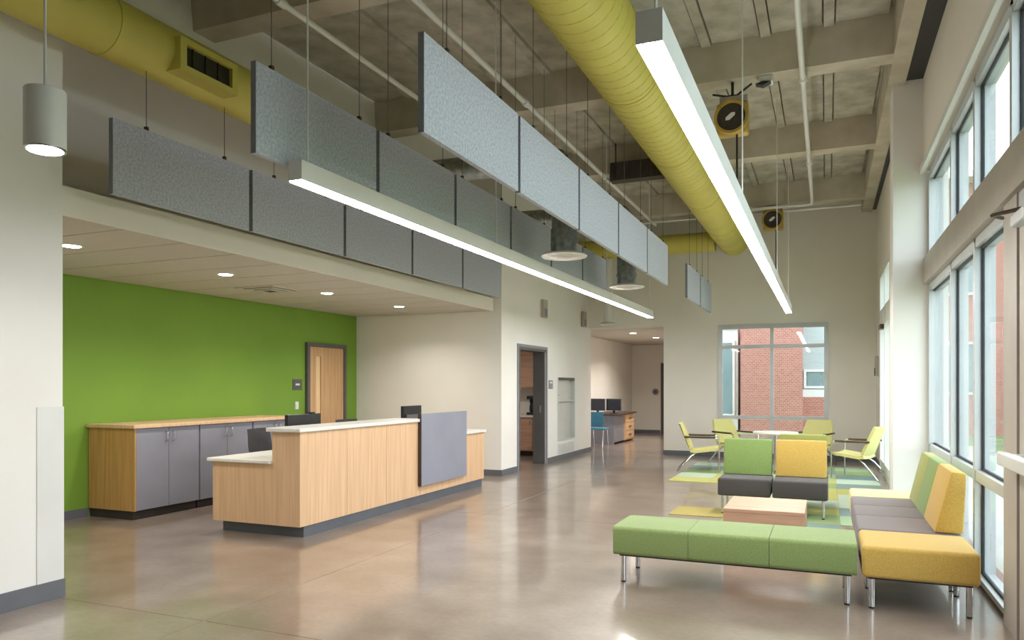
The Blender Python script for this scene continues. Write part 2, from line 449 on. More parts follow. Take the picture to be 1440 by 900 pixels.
# baseboards
BB = 0.1
struct('baseboard_left', MB().box(XL, XL + 0.012, -5.2, 3.662, 0, 0.13), 'rubber_base', label='grey rubber base on near left wall', cat='baseboard')
struct('baseboard_green', MB().box(-7.8, -7.788, 3.65, 6.0, 0, BB).box(-7.8, -7.788, 8.8, 9.88, 0, BB), 'rubber_base', label='grey rubber base on the green wall', cat='baseboard')
struct('baseboard_recess', MB().box(-7.8, -4.95, 11.298, 11.31, 0, BB), 'rubber_base', label='grey rubber base on beige recess wall', cat='baseboard')
struct('baseboard_left_far', MB().box(-4.95, -4.938, 11.298, 11.98, 0, BB).box(-4.95, -4.938, 13.49, 16.4, 0, BB), 'rubber_base', label='grey rubber base under the fountain wall', cat='baseboard')
struct('baseboard_far', MB().box(-3.25, 0.9, YB - 0.012, YB, 0, BB).box(-3.262, -3.25, YB, YB + 0.2, 0, BB), 'rubber_base', label='dark rubber base under the far window', cat='baseboard')
struct('baseboard_right', MB().box(0.888, 0.9, 9.95, 12.2, 0, BB).box(0.888, 0.9, 14.6, YB, 0, BB).box(0.688, 0.7, 9.5, 9.95, 0, BB), 'rubber_base', label='dark rubber base along right wall', cat='baseboard')
struct('baseboard_corridor', MB().box(-5.7, -4.8, 23.388, 23.4, 0, BB).box(-5.7, -5.688, 16.4, 23.4, 0, BB), 'rubber_base', label='dark rubber base in corridor', cat='baseboard')
struct('trim_1', MB().box(XL, XL + 0.006, 3.46, 3.656, 0.13, 1.35).box(XL - 0.2, XL, 3.65, 3.656, 0.13, 1.35), 'white_metal', label='white corner guard on near left wall end', cat='trim')
struct('trim_2', MB().box(0.96, 1.0, 1.77, 9.5, 3.86, 3.93), 'white_metal', label='painted head trim over the tall glazing', cat='trim')

# ------------------------------------------------------------------ glazing on the right
def glazing(name, label, cols, rows, x=XR, depth=0.05, mw=0.07):
    """cols: y edges of mullion centres; rows: z edges of rails"""
    r = struct(name, loc=(x, cols[0], 0), label=label, cat='window')
    z0, z1 = rows[0], rows[-1]
    for yy in cols:
        build('mullion', MB().box(x, x + 0.14, yy - mw / 2, yy + mw / 2, z0, z1), 'alu', r)
    for a, b in zip(cols[:-1], cols[1:]):
        for i, zz in enumerate(rows):
            build('rail', MB().box(x + 0.005, x + 0.135, a + mw / 2, b - mw / 2, zz - 0.04 if i else zz, zz + 0.04), 'alu', r)
        for i in range(len(rows) - 1):
            za = rows[i] + (0.04 if i else 0.04); zb = rows[i + 1] - 0.04
            ya, yb = a + mw / 2, b - mw / 2
            p = build('pane', MB().box(x + depth, x + depth + 0.008, ya, yb, za, zb), 'glass', r)
            g = 0.018
            build('gasket', MB().box(x + depth - 0.006, x + depth + 0.014, ya, ya + g, za, zb).box(x + depth - 0.006, x + depth + 0.014, yb - g, yb, za, zb)
                  .box(x + depth - 0.006, x + depth + 0.014, ya + g, yb - g, za, za + g).box(x + depth - 0.006, x + depth + 0.014, ya + g, yb - g, zb - g, zb), 'gasket', p)
    return r
glazing('window_1', 'tall silver-framed window bay beside the yellow-backed sofa', [9.46, 7.88, 6.7, 5.57], [0.02, 0.81, 2.6])
glazing('window_2', 'row of clerestory panes above the sofa window bay', [9.46, 7.88, 6.7, 5.45, 4.3, 3.1, 1.8], [2.95, 3.84])
glazing('window_3', 'entrance glazing nearer than the door post', [4.1, 3.0, 1.8], [0.02, 0.81, 2.6])
struct('trim_3', MB().box(1.0, 1.2, 1.78, 9.5, 2.63, 2.92), 'bulkhead', label='wide taupe bulkhead between the lower and upper window rows', cat='trim')
struct('trim_4', MB().box(1.03, 1.2, 5.19, 5.54, 0, 2.63), 'bulkhead', label='wide taupe post beside the entrance door', cat='trim')
# entrance door
d1 = struct('door_1', loc=(1.05, 4.2, 0), label='aluminium entrance door with push bar at right edge', cat='door')
build('stile', MB().box(1.04, 1.09, 5.05, 5.17, 0.01, 2.5), 'bulkhead', d1)
build('stile', MB().box(1.04, 1.09, 4.14, 4.26, 0.01, 2.5), 'bulkhead', d1)
build('rail', MB().box(1.04, 1.09, 4.26, 5.05, 0.01, 0.25), 'bulkhead', d1)
build('rail', MB().box(1.04, 1.09, 4.26, 5.05, 2.38, 2.5), 'bulkhead', d1)
build('pane', MB().box(1.06, 1.068, 4.26, 5.05, 0.25, 2.38), 'glass', d1)
build('push_bar', MB().bbox(0.93, 0.985, 4.16, 5.2, 1.03, 1.11, 0.012).box(0.985, 1.04, 5.08, 5.15, 1.04, 1.1).box(0.985, 1.04, 4.18, 4.24, 1.04, 1.1), 'white_metal', d1)
build('weather_strip', MB().box(1.05, 1.1, 5.17, 5.19, 0.0, 2.5), 'gasket', d1)
dc = build('door_closer', MB().bbox(0.97, 1.03, 4.75, 5.05, 2.4, 2.47, 0.01), 'alu', d1)
build('closer_arm', MB().tube([(1.0, 4.9, 2.48), (0.9, 5.15, 2.5), (0.99, 5.36, 2.52)], 0.012, 6), 'bronze', dc)
struct('trim_5', MB().box(1.04, 1.14, 4.14, 5.19, 2.51, 2.63), 'alu', label='aluminium head above the entrance door', cat='trim')
# exit door far right
d2 = struct('door_2', loc=(0.9, 12.3, 0), label='white framed glass exit door with transom at the far right', cat='door')
for a, b in ((12.25, 12.37), (13.36, 13.44), (14.43, 14.55)):
    build('jamb', MB().box(0.86, 1.02, a, b, 0, 3.45), 'white_metal', d2)
for za, zb in ((0.0, 0.22), (2.5, 2.8), (3.37, 3.45)):
    for a, b in ((12.37, 13.36), (13.44, 14.43)):
        build('rail', MB().box(0.87, 1.0, a, b, za, zb), 'white_metal', d2)
for za, zb in ((0.22, 2.5), (2.8, 3.37)):
    for a, b in ((12.37, 13.36), (13.44, 14.43)):
        build('pane', MB().box(0.93, 0.938, a, b, za, zb), 'glass', d2)
build('door_closer', MB().bbox(0.8, 0.87, 13.5, 13.85, 2.42, 2.5, 0.01), 'bronze', d2)
# far window in the end wall
w4 = struct('window_4', loc=(-1.03, YB, 0), label='square grey-framed window in the far wall', cat='window')
X0, X1, Z0, Z1 = -2.1, 0.04, 0.35, 2.77
xm = (X0 + X1) / 2
for a, b in ((X0, X0 + 0.08), (xm - 0.035, xm + 0.035), (X1 - 0.08, X1)):
    build('mullion', MB().box(a, b, YB - 0.02, YB + 0.12, Z0, Z1), 'alu', w4)
for a, b in ((X0 + 0.08, xm - 0.035), (xm + 0.035, X1 - 0.08)):
    for za, zb in ((Z0, Z0 + 0.07), (0.8, 0.87), (2.27, 2.34), (Z1 - 0.09, Z1)):
        build('rail', MB().box(a, b, YB - 0.015, YB + 0.115, za, zb), 'alu', w4)
    for za, zb in ((Z0 + 0.07, 0.8), (0.87, 2.27), (2.34, Z1 - 0.09)):
        build('pane', MB().box(a, b, YB + 0.05, YB + 0.058, za, zb), 'glass', w4)

# doorway in the left far wall, frame only
d3 = struct('door_3', loc=(-4.95, 12.7, 0), label='open doorway with dark grey frame beside the beige wall', cat='door')
build('jamb', MB().box(TX - 0.02, -4.93, 12.03, 12.08, 0, 2.18), 'frame_grey', d3)
build('jamb', MB().box(TX - 0.02, -4.96, 13.37, 13.42, 0, 2.18), 'frame_grey', d3)
build('casing', MB().box(-4.95, -4.93, 11.98, 12.03, 0, 2.23).box(-4.95, -4.93, 13.42, 13.48, 0, 2.23).box(-4.95, -4.93, 12.03, 13.42, 2.18, 2.23), 'lam_grey', d3)
build('head', MB().box(TX - 0.02, -4.93, 12.08, 13.37, 2.13, 2.18), 'frame_grey', d3)
build('strike_plate', MB().box(-5.06, -5.02, 13.36, 13.37, 0.98, 1.12), 'chrome', d3)
# wooden door on the green wall
d4 = struct('door_4', loc=(-7.8, 10.44, 0), label='maple door with narrow vision panel on the green wall', cat='door')
build('frame', MB().box(-7.8, -7.75, 9.87, 9.94, 0, 2.2).box(-7.8, -7.75, 10.87, 10.94, 0, 2.2).box(-7.8, -7.75, 9.94, 10.87, 2.14, 2.2), 'frame_grey', d4)
lf = build('door_leaf', MB().box(-7.795, -7.765, 9.945, 10.11, 0.01, 2.135).box(-7.795, -7.765, 10.24, 10.865, 0.01, 2.135)
           .box(-7.795, -7.765, 10.11, 10.24, 0.01, 1.0).box(-7.795, -7.765, 10.11, 10.24, 1.98, 2.135), 'wood_door', d4)
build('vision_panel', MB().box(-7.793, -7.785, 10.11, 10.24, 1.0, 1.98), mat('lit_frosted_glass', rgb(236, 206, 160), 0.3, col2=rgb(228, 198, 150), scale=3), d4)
build('handle', MB().tube([(-7.765, 10.02, 1.0), (-7.71, 10.02, 1.0), (-7.71, 10.14, 1.0)], 0.01, 8), 'chrome', lf)
# corridor end door
d5 = struct('door_5', loc=(-4.3, 23.4, 0), label='dark door at the end of the corridor', cat='door')
build('frame', MB().box(-4.78, -4.7, 23.37, 23.45, 0, 2.2).box(-3.84, -3.76, 23.37, 23.45, 0, 2.2).box(-4.7, -3.84, 23.37, 23.45, 2.12, 2.2), 'frame_grey', d5)
build('door_leaf', MB().box(-4.7, -3.84, 23.4, 23.44, 0.01, 2.12), 'dark_brown', d5)

# ------------------------------------------------------------------ outdoors
gr = build('lawn_ground', MB().box(1.3, 60, -30, 24, -0.3, -0.1).box(-60, 60, 24, 90, -0.3, -0.1), 'grass'); gr['kind'] = 'structure'; gr['label'] = 'green lawn outside the windows'; gr['category'] = 'ground'
pv = build('pavement', MB().box(1.3, 3.6, -30, 22, -0.1, -0.04).box(-3.0, 8.0, 16.45, 19.0, -0.1, -0.045), 'paving'); pv['kind'] = 'structure'; pv['label'] = 'pale pavement outside the windows'; pv['category'] = 'pavement'
def facade_window(parent, x0, x1, y, z0, z1, nx=2, fr='ext_white'):
    f = build('window', MB().box(x0, x1, y - 0.06, y, z0, z0 + 0.08).box(x0, x1, y - 0.06, y, z1 - 0.08, z1).box(x0, x0 + 0.08, y - 0.06, y, z0 + 0.08, z1 - 0.08).box(x1 - 0.08, x1, y - 0.06, y, z0 + 0.08, z1 - 0.08), fr, parent)
    wd = (x1 - x0 - 0.16) / nx
    for i in range(nx):
        build('pane', MB().box(x0 + 0.08 + i * wd + 0.03, x0 + 0.08 + (i + 1) * wd - 0.03, y - 0.03, y - 0.01, z0 + 0.08, z1 - 0.08), 'ext_glass', f)
b1 = thing('brick_building', 'red brick building seen through the far window', 'building', (-0.8, 28, -0.1))
build('wall', MB().box(-2.75, -0.75, 27.0, 31, -0.1, 8.0), 'brick', b1)
build('wall', MB().box(-0.75, 2.2, 27.8, 31, -0.1, 1.1).box(2.2, 9, 27.8, 31, -0.1, 8.0), 'brick', b1)
build('siding', MB().box(-0.75, 2.2, 27.85, 31, 1.1, 8.0), 'ext_grey', b1)
facade_window(b1, -0.72, 0.4, 27.84, 1.4, 2.05)
build('band_course', MB().box(-0.75, 2.2, 27.8, 27.84, 1.1, 1.36), 'ext_white', b1)
facade_window(b1, -0.72, 0.4, 27.84, 4.4, 5.1)
facade_window(b1, 3.2, 4.8, 27.79, 1.2, 2.9)
facade_window(b1, 6.0, 7.6, 27.79, 1.2, 2.9)
facade_window(b1, 3.2, 4.8, 27.79, 4.4, 6.0)
build('roof_coping', MB().box(-2.85, 9.1, 26.9, 31.1, 8.0, 8.2), 'ext_white', b1)
b2 = thing('white_glazed_wing', 'white wing with tall windows left of the brick building', 'building', (-5, 27, -0.1))
build('wall', MB().box(-7, -2.9, 27.6, 31, -0.1, 3.5), 'ext_white', b2)
for xx in (-6.6, -5.3, -4.05):
    facade_window(b2, xx, xx + 1.05, 27.59, 0.4, 3.1, 2)
build('roof_coping', MB().box(-7.1, -2.9, 27.5, 31, 3.5, 3.62), 'ext_white', b2)
b3 = thing('pale_office_block', 'pale long building seen through the right windows', 'building', (17, 50, -0.1))
build('wall', MB().box(9.4, 34, 48, 56, -0.1, 6.5), 'ext_grey', b3)
for i in range(6):
    facade_window(b3, 10.2 + i * 3.4, 12.4 + i * 3.4, 47.99, 1.0, 2.8, 2)
    facade_window(b3, 10.2 + i * 3.4, 12.4 + i * 3.4, 47.99, 4.0, 5.6, 2)
build('roof_coping', MB().box(9.2, 34.2, 47.8, 56.2, 6.5, 6.8), 'ext_white', b3)
def tree(label, x, y, h, r):
    t = thing('tree', label, 'tree', (x, y, -0.1), 'trees outside the glazing')
    build('trunk', MB().tube([(x, y, -0.1), (x + 0.05, y, h * 0.3), (x, y + 0.05, h * 0.7)], [0.12, 0.09, 0.04], 8), 'bark', t, True)
    mb = MB(); rnd = random.Random(int(x * 10 + y))
    for _ in range(2200):
        while True:
            p = Vector((rnd.uniform(-1, 1), rnd.uniform(-1, 1), rnd.uniform(-1, 1)))
            if p.length < 1: break
        c = Vector((x + p.x * r, y + p.y * r, h * 0.62 + p.z * h * 0.36))
        a = Vector((rnd.gauss(0, 1), rnd.gauss(0, 1), rnd.gauss(0, 1))).normalized()
        b = a.orthogonal().normalized(); s_ = rnd.uniform(0.07, 0.14)
        mb.add([c - a * s_, c + b * s_ * 0.5, c + a * s_, c - b * s_ * 0.5], [(0, 1, 2, 3)])
    build('crown', mb, 'leaf', t)
tree('young leafy tree nearest the window bay on the lawn', 5.6, 22.5, 4.2, 1.3)
tree('rounder leafy tree further out by the pale building', 8.6, 34.0, 5.2, 1.9)
tree('tall leafy tree beyond the entrance glazing', 9.5, 20.0, 5.6, 1.7)

# ------------------------------------------------------------------ reception desk
DX = -4.74
dk = thing('reception_desk', 'maple reception desk with raised white counter and grey front panel', 'desk', (-5.2, 8.0, 0))
build('toe_kick', MB().box(-5.78, DX - 0.012, 5.99, 10.12, 0, 0.11), 'toe', dk)
build('end_panel', MB().box(-5.85, -5.08, 5.92, 5.95, 0.11, 0.72), 'wood_desk', dk)
build('end_panel', MB().box(-5.08, DX - 0.02, 5.92, 5.95, 0.11, 1.04), 'wood_desk', dk)
yy = 5.92
for i in range(3):
    build('front_panel', MB().box(DX - 0.02, DX, yy + (0.002 if i else 0), yy + 0.78 - 0.002, 0.11, 1.04), 'wood_desk', dk); yy += 0.78
build('front_panel', MB().box(DX - 0.02, DX, 8.262, 10.17, 0.11, 0.8), 'wood_desk', dk)
build('inner_panel', MB().box(-5.08, -5.06, 5.95, 8.26, 0.75, 1.04), 'wood_desk', dk)
build('end_panel', MB().box(-5.06, DX - 0.02, 8.235, 8.26, 0.84, 1.04), 'wood_desk', dk)
build('end_panel', MB().box(-5.85, DX - 0.02, 10.14, 10.17, 0.11, 0.8), 'wood_desk', dk)
build('transaction_counter', MB().bbox(-5.13, DX + 0.03, 5.88, 8.3, 1.04, 1.08, 0.006, 1), 'stone', dk)
build('worktop', MB().bbox(-5.9, -5.08, 5.88, 8.26, 0.72, 0.755, 0.006, 1), 'stone', dk)
build('low_counter', MB().bbox(-5.9, DX + 0.03, 8.27, 10.2, 0.8, 0.84, 0.006, 1), 'stone', dk)
gp = build('accent_panel', MB().box(DX + 0.02, DX + 0.045, 8.22, 9.5, 0.23, 1.14), 'panel_grey', dk)
build('panel_edge', MB().box(DX + 0.001, DX + 0.045, 8.205, 8.22, 0.23, 1.14), 'dark_brown', gp)
build('panel_spacer', MB().box(DX, DX + 0.02, 8.4, 9.3, 0.3, 0.78), 'dark_brown', gp)

# storage cabinets on the green wall
CX = -7.06
yc = 6.0
hand = None
for i in range(3):
    lab = ['low grey two-door cabinet with maple end panel, nearest the camera', 'middle grey two-door cabinet in the row under the maple top', 'farthest grey two-door cabinet in the row, behind the reception chair'][i]
    cb = thing('storage_cabinet', lab, 'cabinet', (-7.5, yc + 0.46, 0), 'grey cabinets along the green wall')
    build('body', MB().box(-7.785, CX - 0.022, yc + (0.02 if i == 0 else 0.0), yc + 0.918, 0.1, 1.02), 'lam_grey', cb)
    if i == 0: build('end_panel', MB().box(-7.785, CX, yc, yc + 0.02, 0.1, 1.02), 'wood_dark', cb)
    build('toe_kick', MB().box(-7.785, CX - 0.05, yc + 0.02, yc + 0.918, 0, 0.1), 'toe_dark', cb)
    for k in range(2):
        a = yc + 0.022 + k * 0.45
        dr = build('door', MB().box(CX - 0.022, CX, a, a + 0.444, 0.105, 1.015), 'lam_grey', cb)
        hy = a + (0.40 if k == 0 else 0.045)
        build('handle', MB().tube([(CX, hy, 0.97), (CX + 0.035, hy, 0.96), (CX + 0.04, hy, 0.91), (CX + 0.035, hy, 0.86), (CX, hy, 0.85)], 0.006, 8), 'chrome', dr, True)
    yc += 0.92
build_top = build('cabinet_top', MB().bbox(-7.79, CX + 0.03, 5.97, 8.78, 1.02, 1.06, 0.004, 1), 'wood_desk')
tag(build_top, 'long maple countertop lying across the grey cabinets', 'countertop')

# monitors at reception
def monitor(name, label, x, y, z, wdt=0.5, dz=0.0):
    t = thing(name, label, 'monitor', (x, y, z), 'reception monitors')
    build('housing', MB().bbox(x - 0.02, x + 0.03, y - wdt / 2, y + wdt / 2, z + 0.11 + dz, z + 0.42 + dz, 0.008, 2), 'black', t)
    build('screen', MB().box(x - 0.024, x - 0.02, y - wdt / 2 + 0.015, y + wdt / 2 - 0.015, z + 0.125 + dz, z + 0.405 + dz), 'screen', t)
    build('rear_bulge', MB().bbox(x + 0.03, x + 0.055, y - wdt / 2 + 0.05, y + wdt / 2 - 0.06, z + 0.15 + dz, z + 0.3 + dz, 0.01, 2), 'charcoal', t)
    build('stand', MB().box(x - 0.005, x + 0.02, y - 0.03, y + 0.03, z + 0.015, z + 0.12), 'black', t)
    build('base', MB().bbox(x - 0.1, x + 0.1, y - 0.13, y + 0.13, z, z + 0.018, 0.006, 2), 'black', t)
    return t
mo = monitor('monitor', 'black monitor behind the raised counter near the maple door', -5.45, 6.86, 0.757, 0.58)
wc = build('webcam', MB().bbox(-5.46, -5.41, 6.95, 7.03, 1.177, 1.197, 0.006, 2), 'black', mo)
monitor('monitor', 'black monitor peeking above the desk by the grey front panel', -5.45, 9.24, 0.842, 0.5, -0.05)
# desk telephone
ph = thing('desk_phone', 'small dark desk phone left of the far reception monitor', 'phone', (-5.4, 8.82, 0.842))
build('phone_body', MB().prism([(-5.52, 0.842), (-5.3, 0.842), (-5.3, 0.94), (-5.52, 0.88)], 'y', 8.72, 8.92, 0.008), 'charcoal', ph)
build('handset', MB().bbox(-5.48, -5.3, 8.72, 8.78, 0.94, 0.975, 0.012, 2), 'black', ph)

# task chairs behind the desk
def task_chair(label, x, y, shell, top, rz):
    t = thing('task_chair', label, 'chair', (0, 0, 0), 'task chairs behind reception')
    # built facing +x around the origin
    bm = bmesh.new()
    n = 8; rows = 6
    g = []
    for i in range(rows + 1):
        zz = 0.56 + (top - 0.56) * i / rows
        hw = 0.22 + 0.03 * math.sin(PI * i / rows) + (0.02 if i == rows else 0)
        g.append([bm.verts.new((-0.24 - 0.05 * i / rows + 0.05 * (2 * k / n - 1) ** 2, hw * (2 * k / n - 1), zz)) for k in range(n + 1)])
    for i in range(rows):
        for k in range(n):
            bm.faces.new((g[i][k], g[i][k + 1], g[i + 1][k + 1], g[i + 1][k]))
    r = bmesh.ops.solidify(bm, geom=bm.faces[:], thickness=0.035)
    build('backrest', MB().frombm(bm), shell, t, True)
    build('seat', MB().bbox(-0.22, 0.24, -0.23, 0.23, 0.43, 0.5, 0.025, 3), shell, t, True)
    build('back_bracket', MB().tube([(-0.1, 0, 0.42), (-0.28, 0, 0.44), (-0.3, 0, 0.7)], 0.02, 8), 'black', t, True)
    build('column', MB().lathe([(0.03, 0.08), (0.03, 0.28), (0.022, 0.28), (0.022, 0.43)], n=14), 'chrome', t, True)
    for k in range(5):
        a = 2 * PI * k / 5
        lg = build('leg', MB().tube([(0.02 * math.cos(a), 0.02 * math.sin(a), 0.11), (0.28 * math.cos(a), 0.28 * math.sin(a), 0.075)], [0.025, 0.016], 8), 'black', t, True)
        cx_, cy_ = 0.28 * math.cos(a), 0.28 * math.sin(a)
        build('caster', MB().tube([(cx_ - 0.02, cy_, 0.03), (cx_ + 0.02, cy_, 0.03)], 0.03, 12), 'black', lg, True)
    t.location = (x, y, 0); t.rotation_euler = (0, 0, rz)
    return t
task_chair('grey task chair showing above the low end of the desk', -6.1, 7.18, 'charcoal', 0.98, 0.15)
task_chair('dark task chair mostly hidden behind the raised counter', -6.3, 9.2, 'frame_grey', 1.0, -0.1)

# ------------------------------------------------------------------ lounge furniture
def legs(parent, pts, h, r=0.018, m='chrome'):
    for (x, y) in pts:
        l = build('leg', MB().lathe([(r, 0.012), (r, h)], x, y, 14), m, parent, True)
        build('foot', MB().lathe([(r * 0.9, 0.0), (r * 0.9, 0.012)], x, y, 14), 'black', l, True)
SZ0, SZ1 = 0.21, 0.425
def rrect(a0, a1, b0, b1, r, n=4):
    P = []
    for cx_, cy_, s0 in ((a1 - r, b1 - r, 0), (a0 + r, b1 - r, 1), (a0 + r, b0 + r, 2), (a1 - r, b0 + r, 3)):
        for k in range(n + 1):
            t = PI / 2 * (s0 + k / n)
            P.append((cx_ + r * math.cos(t), cy_ + r * math.sin(t)))
    return P
bn = thing('bench', 'long green upholstered bench on chrome legs', 'bench', (-0.65, 5.85, 0))
for i in range(3):
    a = -1.5 + i * 0.565
    build('seat_cushion', MB().prism(rrect(5.55, 6.13, SZ0, SZ1, 0.03), 'x', a, a + 0.5615), 'fab_green', bn, True)
build('seat_base', MB().box(-1.46, 0.16, 5.59, 6.09, SZ0 - 0.012, SZ0), 'black', bn)
legs(bn, [(-1.43, 5.6), (0.13, 5.6), (-1.43, 6.07), (0.13, 6.07)], SZ0 - 0.01, 0.02)
def ottoman(label, x0, x1, y0, y1, m):
    t = thing('ottoman', label, 'ottoman', ((x0 + x1) / 2, (y0 + y1) / 2, 0), 'square ottomans at the sofa ends')
    build('seat_cushion', MB().bbox(x0, x1, y0, y1, SZ0, SZ1, 0.03, 4), m, t, True)
    build('seat_base', MB().box(x0 + 0.04, x1 - 0.04, y0 + 0.04, y1 - 0.04, SZ0 - 0.012, SZ0), 'black', t)
    legs(t, [(x0 + 0.06, y0 + 0.05), (x1 - 0.06, y0 + 0.05), (x0 + 0.06, y1 - 0.06), (x1 - 0.06, y1 - 0.06)], SZ0 - 0.01, 0.02)
ottoman('mustard yellow ottoman nearest the camera, beside the green bench', 0.22, 0.91, 5.53, 6.17, 'fab_yellow')
ottoman('pale yellow ottoman at the far end of the window sofa', 0.22, 0.9, 8.03, 8.62, 'fab_pale')
sf = thing('sofa', 'taupe seat sofa with yellow, green and olive backs along the windows', 'sofa', (0.55, 7.1, 0))
ye = [6.19, 6.86, 7.44, 8.0]
for i, m in enumerate(('fab_yellow', 'fab_green2', 'fab_olive')):
    a, b = ye[i] + 0.003, ye[i + 1] - 0.003
    build('seat_cushion', MB().bbox(0.22, 0.9, a, b, SZ0, SZ1, 0.02, 3), 'fab_brown', sf, True)
    o = build('backrest', MB().prism([(0.72, SZ1 + 0.002), (0.91, SZ1 + 0.002), (0.93, 0.87), (0.83, 0.88)], 'y', a, b, 0.022), m, sf, True)
    o['label'] = ['yellow wedge backrest', 'green wedge backrest', 'olive lime wedge backrest'][i]
build('seat_base', MB().box(0.26, 0.86, 6.23, 7.96, SZ0 - 0.012, SZ0), 'black', sf)
legs(sf, [(0.28, 6.25), (0.84, 6.25), (0.28, 7.94), (0.84, 7.94)], SZ0 - 0.01, 0.02)
def armless(label, m, x0, yf, flip=False, w=0.585, top=0.84):
    t = thing('armless_chair', label, 'chair', (x0 + w / 2, yf + 0.3, 0), 'armless lounge seats on the rug')
    s = -1 if flip else 1
    def Y(d): return yf + s * d
    build('seat_cushion', MB().bbox(x0, x0 + w, min(Y(0), Y(0.58)), max(Y(0), Y(0.58)), SZ0, SZ1 - 0.01, 0.025, 3), 'fab_dark', t, True)
    build('backrest', MB().prism([(Y(0.42), SZ1 - 0.008), (Y(0.58), SZ1 - 0.008), (Y(0.62), top), (Y(0.53), top)], 'x', x0 + 0.012, x0 + w - 0.012, 0.02), m, t, True)
    legs(t, [(x0 + 0.05, Y(0.06)), (x0 + w - 0.05, Y(0.06)), (x0 + 0.05, Y(0.52)), (x0 + w - 0.05, Y(0.52))], SZ0, 0.016)
    t.location.z = 0.009
armless('armless chair with green back and dark seat, left of the pair', 'fab_green2', -1.17, 8.95)
armless('armless chair with yellow back and dark seat, right of the pair', 'fab_yellow', -0.565, 8.93)
armless('olive green backed chair set back-to-back behind the yellow chair', 'fab_olive', -0.54, 10.26, True, 0.56, 0.9)
ct = thing('coffee_table', 'low pinkish wooden box coffee table behind the green bench', 'table', (-0.51, 7.28, 0))
build('top', MB().bbox(-0.85, -0.17, 6.88, 7.68, 0.37, 0.405, 0.004, 1), 'wood_table', ct)
for a in ((-0.85, -0.82, 6.88, 7.68), (-0.2, -0.17, 6.88, 7.68)):
    build('side_panel', MB().box(*a, 0, 0.37), 'wood_table', ct)
for a in ((-0.82, -0.2, 6.88, 6.91), (-0.82, -0.2, 7.65, 7.68)):
    build('side_panel', MB().box(*a, 0, 0.37), 'wood_table', ct)

# carpet tiles
rg = thing('area_rug', 'patchwork carpet-tile rug in lime, mint and moss greens', 'rug', (-0.8, 12.0, 0))
T = 0.61
tm = [MB().box(0.002, T - 0.002, 0.002, T - 0.002, 0.0, 0.008).mesh('carpet_tile', m) for m in RUG]
rr = random.Random(5)
for i in range(5):
    for j in range(11):
        rear = j >= 6
        if not (rear or i >= 2 or (i == 1 and j == 1)): continue
        if (i, j) == (4, 0): continue
        c = 4 if (i, j) == (1, 1) else rr.choices([0, 1, 2, 3, 5], [3, 4, 4, 2, 1])[0]
        if j == 6 and i < 2: c = 0
        if i == 3 and j == 0: c = 5
        o = bpy.data.objects.new('carpet_tile', tm[c]); C.objects.link(o); o.parent = rg
        o.location = (-2.3 + i * T + 0.8, 8.1 + j * T - 12.0, 0.0)

# lime lounge chairs
def lounge_chair():
    t = thing('lounge_chair', '', 'chair', (0, 0, 0), 'lime chairs around the far round table')
    # facing +x; a bent shell of seat and back
    prof = [(0.27, 0.40), (0.10, 0.375), (-0.12, 0.345), (-0.2, 0.36), (-0.26, 0.44), (-0.34, 0.64), (-0.41, 0.82)]
    hw = [0.28, 0.29, 0.28, 0.28, 0.29, 0.28, 0.23]
    def strip(idx, th):
        bm = bmesh.new(); g = []
        for i in idx:
            x, z = prof[i]
            g.append([bm.verts.new((x + (0.035 * abs(q) ** 2 if i > 3 else 0), hw[i] * q, z + (0.02 * abs(q) ** 2 if i <= 3 else 0))) for q in (-1, -0.6, 0, 0.6, 1)])
        for a, b in zip(g[:-1], g[1:]):
            for k in range(4): bm.faces.new((a[k], a[k + 1], b[k + 1], b[k]))
        bmesh.ops.recalc_face_normals(bm, faces=bm.faces)
        bmesh.ops.solidify(bm, geom=bm.faces[:], thickness=th)
        return MB().frombm(bm)
    build('seat', strip([0, 1, 2, 3], 0.045), 'lime', t, True)
    build('backrest', strip([3, 4, 5, 6], 0.045), 'lime', t, True)
    for s in (-1, 1):
        yy = s * 0.31
        build('front_leg', MB().tube([(0.28, yy, 0.0), (0.28, yy, 0.52), (0.27, yy, 0.56), (0.23, yy, 0.585), (0.1, yy, 0.59)], 0.013, 8), 'chrome', t, True)
        build('armrest', MB().tube([(0.22, yy, 0.592), (0.0, yy, 0.592), (-0.3, yy * 0.95, 0.598)], 0.017, 8), 'bronze', t, True)
        build('rear_leg', MB().tube([(-0.1, s * 0.2, 0.325), (-0.2, s * 0.24, 0.25), (-0.42, s * 0.28, 0.0)], 0.013, 8), 'chrome', t, True)
    build('under_frame', MB().tube([(0.28, -0.31, 0.36), (0.28, 0.31, 0.36)], 0.011, 8).tube([(-0.12, -0.2, 0.325), (-0.12, 0.2, 0.325)], 0.011, 8).tube([(0.28, 0, 0.36), (-0.12, 0, 0.325)], 0.011, 8), 'bronze', t, True)
    return t
lc = lounge_chair()
spots = [((-2.0, 13.35, 0.016), math.radians(8), 'lime lounge chair at the far left of the round table'),
         ((0.44, 13.25, 0.016), math.radians(160), 'lime lounge chair by the right wall, turned in profile'),
         ((-1.6, 14.75, 0.016), math.radians(-40), 'lime lounge chair under the left half of the far window'),
         ((-0.25, 14.9, 0.016), math.radians(-112), 'lime lounge chair under the right half of the far window')]
lc.location = spots[0][0]; lc.rotation_euler = (0, 0, spots[0][1]); lc['label'] = spots[0][2]
for s in spots[1:]:
    dup(lc, s[0], s[1], s[2])
rt = thing('round_table', 'white topped round table among the lime chairs', 'table', (-0.8, 13.5, 0.008))
build('table_top', MB().lathe([(0.34, 0.67), (0.37, 0.68), (0.37, 0.7), (0.36, 0.708)], -0.8, 13.5, 32), 'white_metal', rt, True)
build('pedestal', MB().lathe([(0.03, 0.03), (0.03, 0.67)], -0.8, 13.5, 16), 'chrome', rt, True)
